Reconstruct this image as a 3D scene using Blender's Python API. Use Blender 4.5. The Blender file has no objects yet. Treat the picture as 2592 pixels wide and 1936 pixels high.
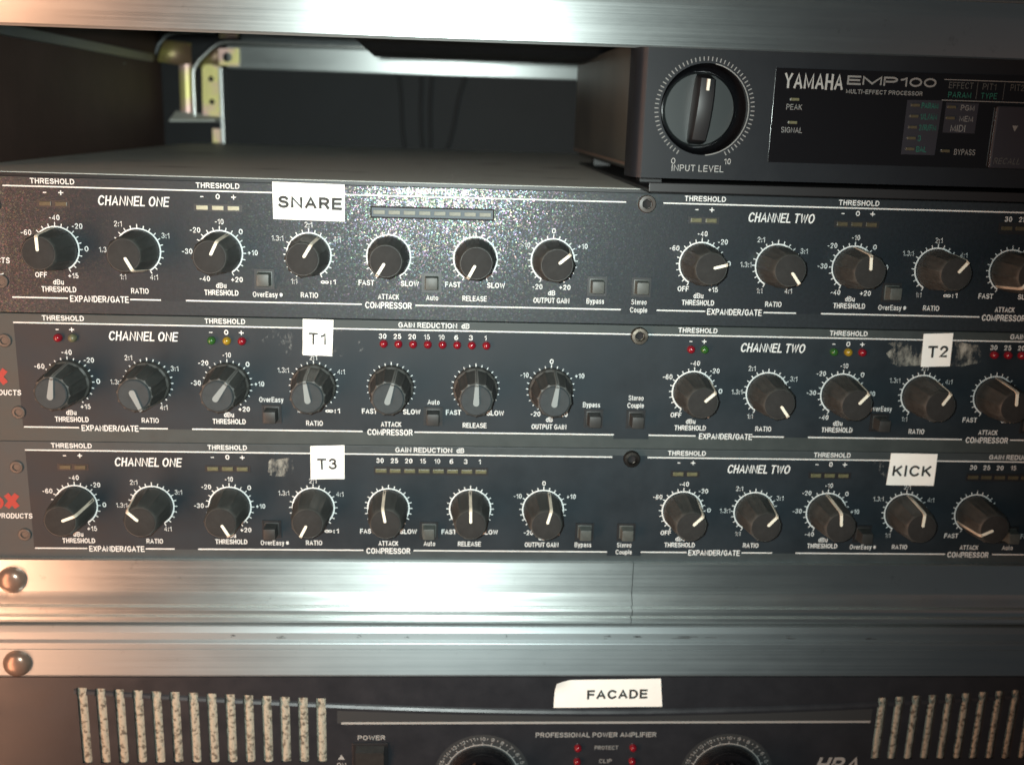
import bpy, bmesh, math, random
from mathutils import Matrix, Vector
random.seed(7)
S = 0.001                                   # every length below is in millimetres
sc = bpy.context.scene
COL = sc.collection
R = math.radians

# ------------------------------------------------------------------ camera
cam = bpy.data.cameras.new('camera'); cam_o = bpy.data.objects.new('camera', cam); COL.objects.link(cam_o)
cam.sensor_width = 36.0; cam.sensor_fit = 'HORIZONTAL'; cam.lens = 36.108
cam.clip_start = 0.01; cam.clip_end = 20
AX = ((0.9981663, -0.05236887, 0.03035691), (-0.01629657, 0.25049635, 0.96798037), (-0.05829633, -0.9667001, 0.24918358))
CAMP = (-7.254, -342.634, 25.992)
m = Matrix.Identity(4)
for i in range(3):
    for j in range(3): m[j][i] = AX[i][j]
    m[i][3] = CAMP[i] * S
cam_o.matrix_world = m
cam.dof.use_dof = True; cam.dof.focus_distance = 0.315; cam.dof.aperture_fstop = 14
sc.camera = cam_o
sc.render.resolution_x = 1024; sc.render.resolution_y = 764

# ------------------------------------------------------------------ world, camera flash and added warm lights
w = bpy.data.worlds.new('World'); sc.world = w; w.use_nodes = True
bg = w.node_tree.nodes['Background']; bg.inputs[0].default_value = (0.60, 0.70, 0.76, 1); bg.inputs[1].default_value = 0.06

def aim(o, target):
    d = Vector(target) * S - o.location
    o.rotation_euler = d.to_track_quat('-Z', 'Y').to_euler()
fl = bpy.data.lights.new('camera_flash', 'SPOT'); fl.energy = 9.0; fl.color = (0.89, 1.0, 0.96); fl.shadow_soft_size = 0.004
fl.spot_size = R(76); fl.spot_blend = 1.0
flo = bpy.data.objects.new('camera_flash', fl); COL.objects.link(flo); flo.location = (-17*S, -344*S, 31*S); aim(flo, (-25, 0, -60))
wl = bpy.data.lights.new('veil_fill_light', 'AREA'); wl.shape = 'RECTANGLE'; wl.size = 0.16; wl.size_y = 0.6; wl.energy = 3.6; wl.color = (1.0, 0.50, 0.30)  # added area light imitating the warm lens veil at left; no lamp there
wlo = bpy.data.objects.new('veil_fill_light', wl); COL.objects.link(wlo); wlo.location = (-410*S, -335*S, -150*S); aim(wlo, (-240, 0, -80))
rl = bpy.data.lights.new('warm_reflection_fill', 'AREA'); rl.shape = 'RECTANGLE'; rl.size = 0.5; rl.size_y = 0.25; rl.energy = 0.08; rl.color = (1.0, 0.45, 0.28)  # added warm area light for orange sheen on the right-hand rails
rlo = bpy.data.objects.new('warm_reflection_fill', rl); COL.objects.link(rlo); rlo.location = (750*S, -900*S, 350*S); aim(rlo, (120, 0, -140))

vs = sc.view_settings; vs.view_transform = 'Standard'; vs.look = 'None'; vs.exposure = 0; vs.gamma = 1

# ------------------------------------------------------------------ materials
def mat(name, col, rough=0.5, metal=0.0, spec=0.5, bump=None, vary=0.0, vscale=200, rvary=0.0, coat=0.0):
    """bump = (scale xyz tuple, strength, distance)"""
    M = bpy.data.materials.new(name); M.use_nodes = True
    nt = M.node_tree; N = nt.nodes; L = nt.links; P = N['Principled BSDF']
    P.inputs['Base Color'].default_value = (*col, 1); P.inputs['Roughness'].default_value = rough
    P.inputs['Metallic'].default_value = metal; P.inputs['Specular IOR Level'].default_value = spec
    if coat: P.inputs['Coat Weight'].default_value = coat
    tc = N.new('ShaderNodeTexCoord')
    if vary or rvary:
        n = N.new('ShaderNodeTexNoise'); n.inputs['Scale'].default_value = vscale; n.inputs['Detail'].default_value = 6; n.inputs['Roughness'].default_value = 0.65
        L.new(tc.outputs['Object'], n.inputs['Vector'])
        if vary:
            mr = N.new('ShaderNodeMapRange'); mr.inputs[1].default_value = 0.3; mr.inputs[2].default_value = 0.7
            mr.inputs[3].default_value = 1 - vary; mr.inputs[4].default_value = 1 + vary; L.new(n.outputs['Fac'], mr.inputs[0])
            mx = N.new('ShaderNodeVectorMath'); mx.operation = 'SCALE'; mx.inputs[0].default_value = col; L.new(mr.outputs[0], mx.inputs['Scale'])
            L.new(mx.outputs[0], P.inputs['Base Color'])
        if rvary:
            mr = N.new('ShaderNodeMapRange'); mr.inputs[1].default_value = 0.3; mr.inputs[2].default_value = 0.7
            mr.inputs[3].default_value = max(0.02, rough - rvary); mr.inputs[4].default_value = min(1, rough + rvary); L.new(n.outputs['Fac'], mr.inputs[0])
            L.new(mr.outputs[0], P.inputs['Roughness'])
    if bump:
        mp = N.new('ShaderNodeMapping'); mp.inputs['Scale'].default_value = bump[0]; L.new(tc.outputs['Object'], mp.inputs[0])
        n = N.new('ShaderNodeTexNoise'); n.inputs['Scale'].default_value = 1; n.inputs['Detail'].default_value = 4; L.new(mp.outputs[0], n.inputs['Vector'])
        b = N.new('ShaderNodeBump'); b.inputs['Strength'].default_value = bump[1]; b.inputs['Distance'].default_value = bump[2]
        L.new(n.outputs['Fac'], b.inputs['Height']); L.new(b.outputs[0], P.inputs['Normal'])
    return M

def flake_paint(name, col, rough, amount, spread):
    M = mat(name, col, rough, spec=0.32, bump=((2500, 2500, 2500), 0.25, 0.0001), vary=0.25, vscale=900)
    nt = M.node_tree; N = nt.nodes; L = nt.links; P = N['Principled BSDF']; out = N['Material Output']
    tc = N.new('ShaderNodeTexCoord')
    cols = []
    G = N.new('ShaderNodeBsdfGlossy'); G.inputs['Roughness'].default_value = 0.22
    v = N.new('ShaderNodeTexVoronoi'); v.inputs['Scale'].default_value = 3400; L.new(tc.outputs['Object'], v.inputs['Vector'])
    sub = N.new('ShaderNodeVectorMath'); sub.operation = 'SUBTRACT'; sub.inputs[1].default_value = (0.5, 0.5, 0.5); L.new(v.outputs['Color'], sub.inputs[0])
    scl = N.new('ShaderNodeVectorMath'); scl.operation = 'SCALE'; scl.inputs['Scale'].default_value = spread; L.new(sub.outputs[0], scl.inputs[0])
    geo = N.new('ShaderNodeNewGeometry')
    add = N.new('ShaderNodeVectorMath'); add.operation = 'ADD'; L.new(geo.outputs['Normal'], add.inputs[0]); L.new(scl.outputs[0], add.inputs[1])
    nor = N.new('ShaderNodeVectorMath'); nor.operation = 'NORMALIZE'; L.new(add.outputs[0], nor.inputs[0]); L.new(nor.outputs[0], G.inputs['Normal'])
    v2 = N.new('ShaderNodeTexVoronoi'); v2.inputs['Scale'].default_value = 2300; L.new(tc.outputs['Object'], v2.inputs['Vector'])
    sp = N.new('ShaderNodeSeparateXYZ'); L.new(v2.outputs['Color'], sp.inputs[0])
    cc = N.new('ShaderNodeCombineColor'); cc.mode = 'HSV'; L.new(sp.outputs[0], cc.inputs[0]); cc.inputs[1].default_value = 0.42; L.new(sp.outputs[1], cc.inputs[2])
    L.new(cc.outputs[0], G.inputs['Color'])
    mix = N.new('ShaderNodeMixShader'); mix.inputs[0].default_value = amount
    L.new(P.outputs[0], mix.inputs[1]); L.new(G.outputs[0], mix.inputs[2]); L.new(mix.outputs[0], out.inputs['Surface'])
    return M

def two_tone(name, c1, c2, scale, rough, metal, lo=0.4, hi=0.6, bump=None, stretch=(1, 1, 1)):
    M = mat(name, c1, rough, metal, bump=bump)
    nt = M.node_tree; N = nt.nodes; L = nt.links; P = N['Principled BSDF']
    tc = N.new('ShaderNodeTexCoord'); mp = N.new('ShaderNodeMapping'); mp.inputs['Scale'].default_value = stretch; L.new(tc.outputs['Object'], mp.inputs[0])
    n = N.new('ShaderNodeTexNoise'); n.inputs['Scale'].default_value = scale; n.inputs['Detail'].default_value = 5; L.new(mp.outputs[0], n.inputs['Vector'])
    mr = N.new('ShaderNodeMapRange'); mr.inputs[1].default_value = lo; mr.inputs[2].default_value = hi; L.new(n.outputs['Fac'], mr.inputs[0])
    mx = N.new('ShaderNodeMix'); mx.data_type = 'RGBA'; mx.inputs[6].default_value = (*c1, 1); mx.inputs[7].default_value = (*c2, 1)
    L.new(mr.outputs[0], mx.inputs[0]); L.new(mx.outputs[2], P.inputs['Base Color'])
    return M

def brushed(name, col, rough, strength, scratch=0.5, aniso=0.6):
    """aluminium drawn along X: fine lines, blotchy roughness, a few scratches and dirt specks"""
    M = mat(name, col, rough, 1.0, bump=((6, 900, 5200), strength, 0.00003))
    nt = M.node_tree; N = nt.nodes; L = nt.links; P = N['Principled BSDF']
    P.inputs['Anisotropic'].default_value = aniso
    tg = N.new('ShaderNodeCombineXYZ'); tg.inputs[2].default_value = 1.0; tg.inputs[1].default_value = 0.001; L.new(tg.outputs[0], P.inputs['Tangent'])
    tc = N.new('ShaderNodeTexCoord')
    a = N.new('ShaderNodeMapping'); a.inputs['Scale'].default_value = (8, 700, 1800); L.new(tc.outputs['Object'], a.inputs[0])
    n = N.new('ShaderNodeTexNoise'); n.inputs['Scale'].default_value = 1; n.inputs['Detail'].default_value = 5; L.new(a.outputs[0], n.inputs['Vector'])
    b = N.new('ShaderNodeMapping'); b.inputs['Scale'].default_value = (25, 60, 60); L.new(tc.outputs['Object'], b.inputs[0])
    n2 = N.new('ShaderNodeTexNoise'); n2.inputs['Scale'].default_value = 1; n2.inputs['Detail'].default_value = 6; n2.inputs['Roughness'].default_value = 0.7; L.new(b.outputs[0], n2.inputs['Vector'])
    ad = N.new('ShaderNodeMath'); ad.operation = 'ADD'; L.new(n.outputs['Fac'], ad.inputs[0]); L.new(n2.outputs['Fac'], ad.inputs[1])
    mr = N.new('ShaderNodeMapRange'); mr.inputs[1].default_value = 0.75; mr.inputs[2].default_value = 1.25; mr.inputs[3].default_value = rough - 0.03; mr.inputs[4].default_value = rough + 0.045
    L.new(ad.outputs[0], mr.inputs[0]); L.new(mr.outputs[0], P.inputs['Roughness'])
    n3 = N.new('ShaderNodeTexNoise'); n3.inputs['Scale'].default_value = 150; n3.inputs['Detail'].default_value = 7; n3.inputs['Roughness'].default_value = 0.75; L.new(tc.outputs['Object'], n3.inputs['Vector'])
    m3 = N.new('ShaderNodeMapRange'); m3.inputs[1].default_value = 0.62; m3.inputs[2].default_value = 0.72; m3.inputs[3].default_value = 1.0; m3.inputs[4].default_value = scratch; L.new(n3.outputs['Fac'], m3.inputs[0])
    s = N.new('ShaderNodeVectorMath'); s.operation = 'SCALE'; s.inputs[0].default_value = col; L.new(m3.outputs[0], s.inputs['Scale']); L.new(s.outputs[0], P.inputs['Base Color'])
    return M

def residue(name, col, scale, lo, hi):
    M = mat(name, col, 0.7)
    nt = M.node_tree; N = nt.nodes; L = nt.links; P = N['Principled BSDF']
    tc = N.new('ShaderNodeTexCoord'); mp = N.new('ShaderNodeMapping'); mp.inputs['Scale'].default_value = (scale, scale, scale * 0.5); L.new(tc.outputs['Object'], mp.inputs[0])
    n = N.new('ShaderNodeTexNoise'); n.inputs['Scale'].default_value = 1; n.inputs['Detail'].default_value = 8; n.inputs['Roughness'].default_value = 0.7; L.new(mp.outputs[0], n.inputs['Vector'])
    mr = N.new('ShaderNodeMapRange'); mr.inputs[1].default_value = lo; mr.inputs[2].default_value = hi; L.new(n.outputs['Fac'], mr.inputs[0])
    L.new(mr.outputs[0], P.inputs['Alpha'])
    return M

def foam_mat():
    M = mat('filter_foam', (0.36, 0.33, 0.25), 0.95)
    nt = M.node_tree; N = nt.nodes; L = nt.links; P = N['Principled BSDF']
    tc = N.new('ShaderNodeTexCoord')
    v = N.new('ShaderNodeTexNoise'); v.inputs['Scale'].default_value = 650; v.inputs['Detail'].default_value = 3; v.inputs['Roughness'].default_value = 0.6; L.new(tc.outputs['Object'], v.inputs['Vector'])
    mr = N.new('ShaderNodeMapRange'); mr.inputs[1].default_value = 0.36; mr.inputs[2].default_value = 0.50; L.new(v.outputs['Fac'], mr.inputs[0])
    mx = N.new('ShaderNodeMix'); mx.data_type = 'RGBA'; mx.inputs[6].default_value = (0.10, 0.09, 0.07, 1); mx.inputs[7].default_value = (0.36, 0.34, 0.27, 1)
    L.new(mr.outputs[0], mx.inputs[0]); L.new(mx.outputs[2], P.inputs['Base Color'])
    b = N.new('ShaderNodeBump'); b.inputs['Distance'].default_value = 0.0006; L.new(v.outputs['Fac'], b.inputs['Height']); L.new(b.outputs[0], P.inputs['Normal'])
    return M

def hexboard(name, col, rough, cell=260, depth=0.0003):
    """dark laminate with a faint honeycomb relief"""
    M = mat(name, col, rough, vary=0.18, vscale=35)
    nt = M.node_tree; N = nt.nodes; L = nt.links; P = N['Principled BSDF']
    tc = N.new('ShaderNodeTexCoord')
    v = N.new('ShaderNodeTexVoronoi'); v.feature = 'DISTANCE_TO_EDGE'; v.inputs['Scale'].default_value = cell; v.inputs['Randomness'].default_value = 0.15; L.new(tc.outputs['Object'], v.inputs['Vector'])
    b = N.new('ShaderNodeBump'); b.inputs['Strength'].default_value = 0.5; b.inputs['Distance'].default_value = depth; L.new(v.outputs['Distance'], b.inputs['Height']); L.new(b.outputs[0], P.inputs['Normal'])
    return M

K = {}
K['panel1'] = flake_paint('speckled_black_paint', (0.014, 0.019, 0.023), 0.5, 0.036, 0.14)
K['panel2'] = mat('satin_dark_grey_panel', (0.034, 0.044, 0.044), 0.55, spec=0.4, bump=((1500, 1500, 1500), 0.15, 0.0001), vary=0.12, vscale=120, rvary=0.08)
K['panel3'] = mat('satin_slate_panel', (0.034, 0.044, 0.047), 0.55, spec=0.4, bump=((1500, 1500, 1500), 0.15, 0.0001), vary=0.12, vscale=120, rvary=0.08)
K['field1'] = flake_paint('speckled_black_print', (0.008, 0.012, 0.016), 0.5, 0.034, 0.14)
K['field'] = mat('black_screen_print', (0.011, 0.017, 0.022), 0.55, spec=0.35, vary=0.2, vscale=60, rvary=0.08, bump=((1800, 1800, 1800), 0.1, 0.0001))
K['print'] = mat('white_screen_print', (0.62, 0.65, 0.64), 0.6, vary=0.1, vscale=300)
K['print_dim'] = mat('grey_screen_print', (0.17, 0.175, 0.17), 0.6)
K['print_mid'] = mat('pale_grey_print', (0.30, 0.31, 0.30), 0.55)
K['print_faint'] = mat('faint_grey_print', (0.06, 0.063, 0.06), 0.6)
K['print_red'] = mat('red_screen_print', (0.28, 0.025, 0.02), 0.6)
K['print_teal'] = mat('teal_screen_print', (0.01, 0.10, 0.07), 0.6)
K['knob'] = mat('black_rubber_knob', (0.032, 0.033, 0.030), 0.55, vary=0.3, vscale=250, rvary=0.1, spec=0.5)
K['knob_top'] = mat('black_knob_cap', (0.022, 0.0225, 0.022), 0.75, vary=0.2, vscale=300, spec=0.2)
K['cap_grey'] = mat('slate_grey_knob_cap', (0.027, 0.034, 0.037), 0.7, vary=0.15, vscale=300, spec=0.3)
K['pointer'] = mat('cream_pointer', (0.72, 0.71, 0.60), 0.45)
K['pointer_side'] = mat('shade_dimmed_cream_pointer', (0.58, 0.52, 0.42), 0.5, vary=0.15, vscale=400)  # cream dimmed and yellowed for grazing light down the knob side
K['pointer_grey'] = mat('light_grey_pointer', (0.18, 0.205, 0.205), 0.5)
K['pointer_grey2'] = mat('darker_grey_pointer', (0.13, 0.13, 0.12), 0.55)  # darker grey for the strip down the wide knob's side
K['button'] = mat('grey_plastic_button', (0.060, 0.066, 0.060), 0.5, vary=0.2, vscale=500)
K['button_dark'] = mat('dark_plastic_button', (0.022, 0.023, 0.022), 0.5, vary=0.2, vscale=500)
K['black'] = mat('black_plastic', (0.012, 0.012, 0.013), 0.45)
K['void'] = mat('black_recess', (0.004, 0.004, 0.005), 0.8)
K['led_pale'] = mat('pale_lens', (0.34, 0.34, 0.25), 0.45, spec=0.3, vary=0.15, vscale=900)
K['led_meter'] = mat('dim_meter_segment', (0.17, 0.18, 0.15), 0.5, spec=0.3, vary=0.2, vscale=900)
K['led_amber_shaded'] = mat('amber_and_shaded_lens', (0.060, 0.052, 0.030), 0.35, vary=0.25, vscale=900)  # amber lamps; also the pale lens with weak light put into its colour
K['led_olive_shaded'] = mat('olive_and_shaded_lens', (0.10, 0.10, 0.055), 0.35, vary=0.3, vscale=1200)  # olive lamps; elsewhere the pale lens with shade worked into its colour
K['led_red'] = mat('red_lens', (0.17, 0.005, 0.012), 0.18, coat=0.3)
K['led_green'] = mat('green_lens', (0.022, 0.085, 0.016), 0.18, coat=0.3)
K['led_yellow'] = mat('yellow_lens', (0.24, 0.16, 0.012), 0.18, coat=0.3)
K['led_win'] = mat('smoked_window', (0.055, 0.075, 0.09), 0.5, spec=0.3)
K['alu'] = brushed('brushed_aluminium', (0.62, 0.66, 0.65), 0.40, 0.15, 0.8, 0.8)
K['alu_dull'] = brushed('dull_aluminium', (0.38, 0.42, 0.43), 0.52, 0.15, 0.8, 0.6)
K['alu_plain'] = mat('plain_aluminium', (0.72, 0.74, 0.72), 0.3, 1.0, vary=0.15, vscale=90)
K['zinc'] = two_tone('yellow_zinc_plate', (0.95, 0.85, 0.34), (0.95, 0.64, 0.56), 60, 0.42, 0.5, 0.42, 0.58, bump=((300, 300, 300), 0.2, 0.0003))
K['zinc_dark'] = two_tone('dull_brass_elbow', (0.34, 0.30, 0.09), (0.26, 0.17, 0.10), 60, 0.4, 0.4, 0.42, 0.58)
K['rivet'] = mat('haze_tinted_steel_rivet', (0.24, 0.165, 0.125), 0.28, 0.45, vary=0.15, vscale=200)  # brown base carries the warm haze that the steel would reflect
K['screw'] = mat('black_oxide_screw', (0.11, 0.10, 0.09), 0.32, 1.0, vary=0.4, vscale=600)
K['screw_dark'] = mat('dark_painted_screw', (0.05, 0.045, 0.04), 0.4)
K['screw_worn'] = mat('worn_oxide_screw', (0.17, 0.15, 0.125), 0.45, 1.0, vary=0.5, vscale=600)
K['paper'] = mat('white_label_paper', (0.84, 0.86, 0.82), 0.8, spec=0.2, vary=0.03, vscale=150, bump=((400, 400, 400), 0.1, 0.0002))
K['ink'] = mat('black_label_ink', (0.022, 0.024, 0.024), 0.7)
K['chassis'] = two_tone('dusty_lightened_steel', (0.70, 0.72, 0.66), (0.3, 0.3, 0.28), 45, 0.55, 0.0, 0.60, 0.72, bump=((900, 900, 900), 0.2, 0.0002), stretch=(0.6, 1, 1))  # dusty steel, base lightened to stand in for missing light and glare
K['laminate'] = hexboard('brown_black_laminate', (0.075, 0.045, 0.036), 0.6, 180, 0.0001)
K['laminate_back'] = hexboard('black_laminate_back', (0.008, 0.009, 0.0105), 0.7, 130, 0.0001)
K['bezel'] = mat('charcoal_plastic_bezel', (0.010, 0.012, 0.015), 0.45, spec=0.25, bump=((1800, 1800, 1800), 0.12, 0.0001), rvary=0.05, vscale=100)
K['case_grey'] = two_tone('grey_painted_steel_case', (0.060, 0.061, 0.052), (0.040, 0.041, 0.038), 30, 0.45, 0.0, bump=((900, 900, 900), 0.2, 0.0002))
K['gloss'] = mat('glossy_black_window', (0.006, 0.006, 0.007), 0.12, rvary=0.05, vscale=80)
K['gloss_grey'] = mat('dark_grey_printed_block', (0.024, 0.024, 0.030), 0.3)
K['emp_knob'] = mat('grey_plastic_dial', (0.024, 0.028, 0.028), 0.38)
K['amp'] = mat('black_amplifier_paint', (0.018, 0.020, 0.024), 0.36, vary=0.15, vscale=90, rvary=0.06, bump=((1400, 1400, 1400), 0.1, 0.0001))
K['amp_grey'] = mat('dark_dial_plate', (0.030, 0.034, 0.036), 0.5)
K['foam'] = foam_mat()
K['glue'] = residue('dry_adhesive_residue', (0.32, 0.32, 0.28), 190, 0.46, 0.66)
K['glue_faint'] = residue('faint_adhesive_residue', (0.40, 0.42, 0.40), 230, 0.56, 0.76)
K['cable'] = mat('dull_black_cable', (0.018, 0.018, 0.019), 0.75)
K['orange'] = mat('orange_mark', (0.6, 0.13, 0.06), 0.5)

# ------------------------------------------------------------------ mesh helpers
class MB:
    def __init__(s): s.v = []; s.f = []
    def add(s, vs_, fs_):
        n = len(s.v); s.v += [tuple(p) for p in vs_]; s.f += [tuple(i + n for i in f) for f in fs_]; return s
    def box(s, x0, x1, y0, y1, z0, z1):
        return s.add([(x0,y0,z0),(x1,y0,z0),(x1,y1,z0),(x0,y1,z0),(x0,y0,z1),(x1,y0,z1),(x1,y1,z1),(x0,y1,z1)],
                     [(0,3,2,1),(4,5,6,7),(0,1,5,4),(1,2,6,5),(2,3,7,6),(3,0,4,7)])
    def quad(s, pts, y):                     # flat face towards the viewer (-Y); pts (x,z) counter-clockwise as seen
        return s.add([(x, y, z) for x, z in pts], [tuple(range(len(pts)))])
    def prism(s, pts, y0, y1):               # outline in x,z, from y0 (front) to y1
        n = len(pts)
        return s.add([(x, y0, z) for x, z in pts] + [(x, y1, z) for x, z in pts],
                     [tuple(range(n)), tuple(range(2*n-1, n-1, -1))] + [(i, i+n, (i+1) % n + n, (i+1) % n) for i in range(n)])
    def extrude_x(s, prof, x0, x1):          # closed profile in y,z
        n = len(prof)
        return s.add([(x0, y, z) for y, z in prof] + [(x1, y, z) for y, z in prof],
                     [tuple(range(n)), tuple(range(2*n-1, n-1, -1))] + [(i, i+n, (i+1) % n + n, (i+1) % n) for i in range(n)])
    def lathe(s, prof, cx=0, cz=0, seg=48, rib=None, close=True):   # prof: (r, y) from the panel outwards; axis along -Y
        vs_ = []; fs_ = []
        for j, (r, y) in enumerate(prof):
            for i in range(seg):
                a = 2 * math.pi * i / seg
                rr = r + (rib(a, j) if rib else 0)
                vs_.append((cx + rr * math.sin(a), y, cz + rr * math.cos(a)))
        for j in range(len(prof) - 1):
            for i in range(seg):
                k = (i + 1) % seg
                fs_.append((j*seg+i, j*seg+k, (j+1)*seg+k, (j+1)*seg+i))
        if close: fs_.append(tuple((len(prof)-1)*seg + i for i in range(seg)))
        return s.add(vs_, fs_)
    def arc(s, cx, cz, r0, r1, a0, a1, y, n=48):    # flat ring sector, angles in degrees clockwise from twelve
        vs_ = []; fs_ = []
        for i in range(n + 1):
            a = R(a0 + (a1 - a0) * i / n)
            vs_ += [(cx + r0*math.sin(a), y, cz + r0*math.cos(a)), (cx + r1*math.sin(a), y, cz + r1*math.cos(a))]
        for i in range(n): fs_.append((2*i, 2*i+2, 2*i+3, 2*i+1))
        return s.add(vs_, fs_)
    def tick(s, cx, cz, a, r0, r1, wd, y):
        a = R(a); d = (math.sin(a), math.cos(a)); p = (d[1]*wd/2, -d[0]*wd/2)
        return s.quad([(cx+d[0]*r0-p[0], cz+d[1]*r0-p[1]), (cx+d[0]*r0+p[0], cz+d[1]*r0+p[1]), (cx+d[0]*r1+p[0], cz+d[1]*r1+p[1]), (cx+d[0]*r1-p[0], cz+d[1]*r1-p[1])], y)
    def tube(s, path, r, seg=10):
        P = [Vector(p) for p in path]; vs_ = []; fs_ = []
        for i, p in enumerate(P):
            t = ((P[min(i+1, len(P)-1)] - p).normalized() + (p - P[max(i-1, 0)]).normalized()).normalized()
            u = t.cross(Vector((0.13, 1, 0.07))).normalized(); v_ = t.cross(u)
            for k in range(seg):
                a = 2*math.pi*k/seg; vs_.append(p + u*(r*math.cos(a)) + v_*(r*math.sin(a)))
        for i in range(len(P)-1):
            for k in range(seg): fs_.append((i*seg+k, i*seg+(k+1) % seg, (i+1)*seg+(k+1) % seg, (i+1)*seg+k))
        fs_.append(tuple(range(seg))); fs_.append(tuple((len(P)-1)*seg + k for k in range(seg)))
        return s.add(vs_, fs_)
    def mesh(s, name, material, off=(0, 0, 0), smooth=None, bevel=0, fix=True):
        me = bpy.data.meshes.new(name)
        me.from_pydata([((x-off[0])*S, (y-off[1])*S, (z-off[2])*S) for x, y, z in s.v], [], s.f)
        if fix or bevel:
            bm = bmesh.new(); bm.from_mesh(me)
            if bevel:
                bmesh.ops.remove_doubles(bm, verts=bm.verts, dist=1e-7)
                bmesh.ops.bevel(bm, geom=[e for e in bm.edges if len(e.link_faces) == 2 and e.calc_face_angle(0) > 0.6], offset=bevel*S, segments=2, affect='EDGES', profile=0.6)
            bmesh.ops.recalc_face_normals(bm, faces=bm.faces) if fix else None
            bm.to_mesh(me); bm.free()
        me.materials.append(material)
        if smooth is not None:
            me.shade_smooth(); me.set_sharp_from_angle(angle=R(smooth))
        me.update(); return me

def link(name, me, parent=None, loc=(0, 0, 0), roty=0):
    o = bpy.data.objects.new(name, me); COL.objects.link(o)
    o.location = [c * S for c in loc]
    if roty: o.rotation_euler = (0, R(roty), 0)
    if parent: o.parent = parent
    return o

def part(name, mb, material, parent, off=None, **kw):
    if off is None: off = parent.get('_off', (0, 0, 0)) if parent else (0, 0, 0)
    return link(name, mb.mesh(name, material, off, **kw), parent)

OFF = {}
def thing(name, label, cat, base, group=None):
    """an Empty standing at base; parts are written in rack coordinates and moved back by base"""
    o = bpy.data.objects.new(name, None); COL.objects.link(o); o.empty_display_size = 0.02
    o.location = [c * S for c in base]; o['label'] = label; o['category'] = cat
    if group: o['group'] = group
    OFF[o.name] = base; return o
def P_(name, mb, material, t, **kw):          # a part of thing t, mesh written in rack coordinates
    return link(name, mb.mesh(name, material, OFF[t.name], **kw), t)
def SUB(name, mb, material, t, p, **kw):      # a sub-part under part p (p sits at the thing's origin)
    return link(name, mb.mesh(name, material, OFF[t.name], **kw), p)

def plate_with_holes(outer, holes, y0, y1):
    """outline and holes in x,z, filled and given thickness"""
    bm = bmesh.new(); loops = []
    for lp in [outer] + holes:
        vs_ = [bm.verts.new((x, y0, z)) for x, z in lp]
        for i in range(len(vs_)): bm.edges.new((vs_[i], vs_[(i+1) % len(vs_)]))
    bmesh.ops.triangle_fill(bm, use_beauty=True, use_dissolve=False, edges=bm.edges[:])
    r = bmesh.ops.extrude_face_region(bm, geom=bm.faces[:] )
    bmesh.ops.translate(bm, vec=(0, y1 - y0, 0), verts=[e for e in r['geom'] if isinstance(e, bmesh.types.BMVert)])
    mb = MB(); bm.verts.ensure_lookup_table(); bm.verts.index_update()
    mb.add([v.co[:] for v in bm.verts], [[v.index for v in f.verts] for f in bm.faces]); 
    # keep the original front faces as well
    bm.free(); return mb
def circ(cx, cz, r, n=32): return [(cx + r*math.sin(2*math.pi*i/n), cz + r*math.cos(2*math.pi*i/n)) for i in range(n)]

# ------------------------------------------------------------------ lettering
# a plain grotesque alphabet drawn as pen strokes: width, then polylines in a box one cap-height tall
def _arc(cx, cy, rx, ry, a0, a1, n=10):
    return [(cx + rx*math.cos(R(a0 + (a1-a0)*i/n)), cy + ry*math.sin(R(a0 + (a1-a0)*i/n))) for i in range(n+1)]
def _ring(w_, h=1.0, y0=0.0): return [_arc(w_/2, y0+h/2, w_/2, h/2, 90, 450, 18)]
G = {}
G['A'] = (.70, [[(0, 0), (.35, 1), (.70, 0)], [(.12, .33), (.58, .33)]])
G['B'] = (.60, [[(0, .52), (.36, .52)] + _arc(.36, .76, .21, .24, -90, 90, 6) + [(0, 1), (0, 0), (.36, 0)] + _arc(.36, .26, .24, .26, -90, 90, 6)])
G['C'] = (.66, [_arc(.36, .5, .36, .5, 42, 318, 16)])
G['D'] = (.63, [[(0, 0), (0, 1), (.25, 1)] + _arc(.25, .5, .38, .5, 90, -90, 10) + [(0, 0)]])
G['E'] = (.54, [[(.54, 1), (0, 1), (0, 0), (.55, 0)], [(0, .52), (.5, .52)]])
G['F'] = (.52, [[(.52, 1), (0, 1), (0, 0)], [(0, .51), (.46, .51)]])
G['G'] = (.68, [_arc(.36, .5, .36, .5, 45, 335, 16)[:-1] + [(.68, .14), (.68, .48), (.4, .48)]])
G['H'] = (.58, [[(0, 0), (0, 1)], [(.58, 0), (.58, 1)], [(0, .52), (.58, .52)]])
G['I'] = (.0, [[(0, 0), (0, 1)]])
G['K'] = (.60, [[(0, 0), (0, 1)], [(.58, 1), (0, .38)], [(.2, .58), (.6, 0)]])
G['L'] = (.48, [[(0, 1), (0, 0), (.48, 0)]])
G['M'] = (.80, [[(0, 0), (0, 1), (.40, .12), (.80, 1), (.80, 0)]])
G['N'] = (.66, [[(0, 0), (0, 1), (.66, 0), (.66, 1)]])
G['O'] = (.72, _ring(.72))
G['P'] = (.57, [[(0, 0), (0, 1), (.33, 1)] + _arc(.33, .73, .24, .27, 90, -90, 8) + [(0, .46)]])
G['R'] = (.60, [[(0, 0), (0, 1), (.33, 1)] + _arc(.33, .74, .24, .26, 90, -90, 8) + [(0, .48)], [(.34, .48), (.6, 0)]])
G['S'] = (.58, [_arc(.29, .755, .27, .245, 25, 250, 9) + _arc(.29, .26, .30, .26, 78, -155, 10)])
G['T'] = (.60, [[(0, 1), (.6, 1)], [(.3, 1), (.3, 0)]])
G['U'] = (.58, [[(0, 1)] + _arc(.29, .3, .29, .3, 180, 360, 10) + [(.58, 1)]])
G['V'] = (.64, [[(0, 1), (.32, 0), (.64, 1)]])
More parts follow.
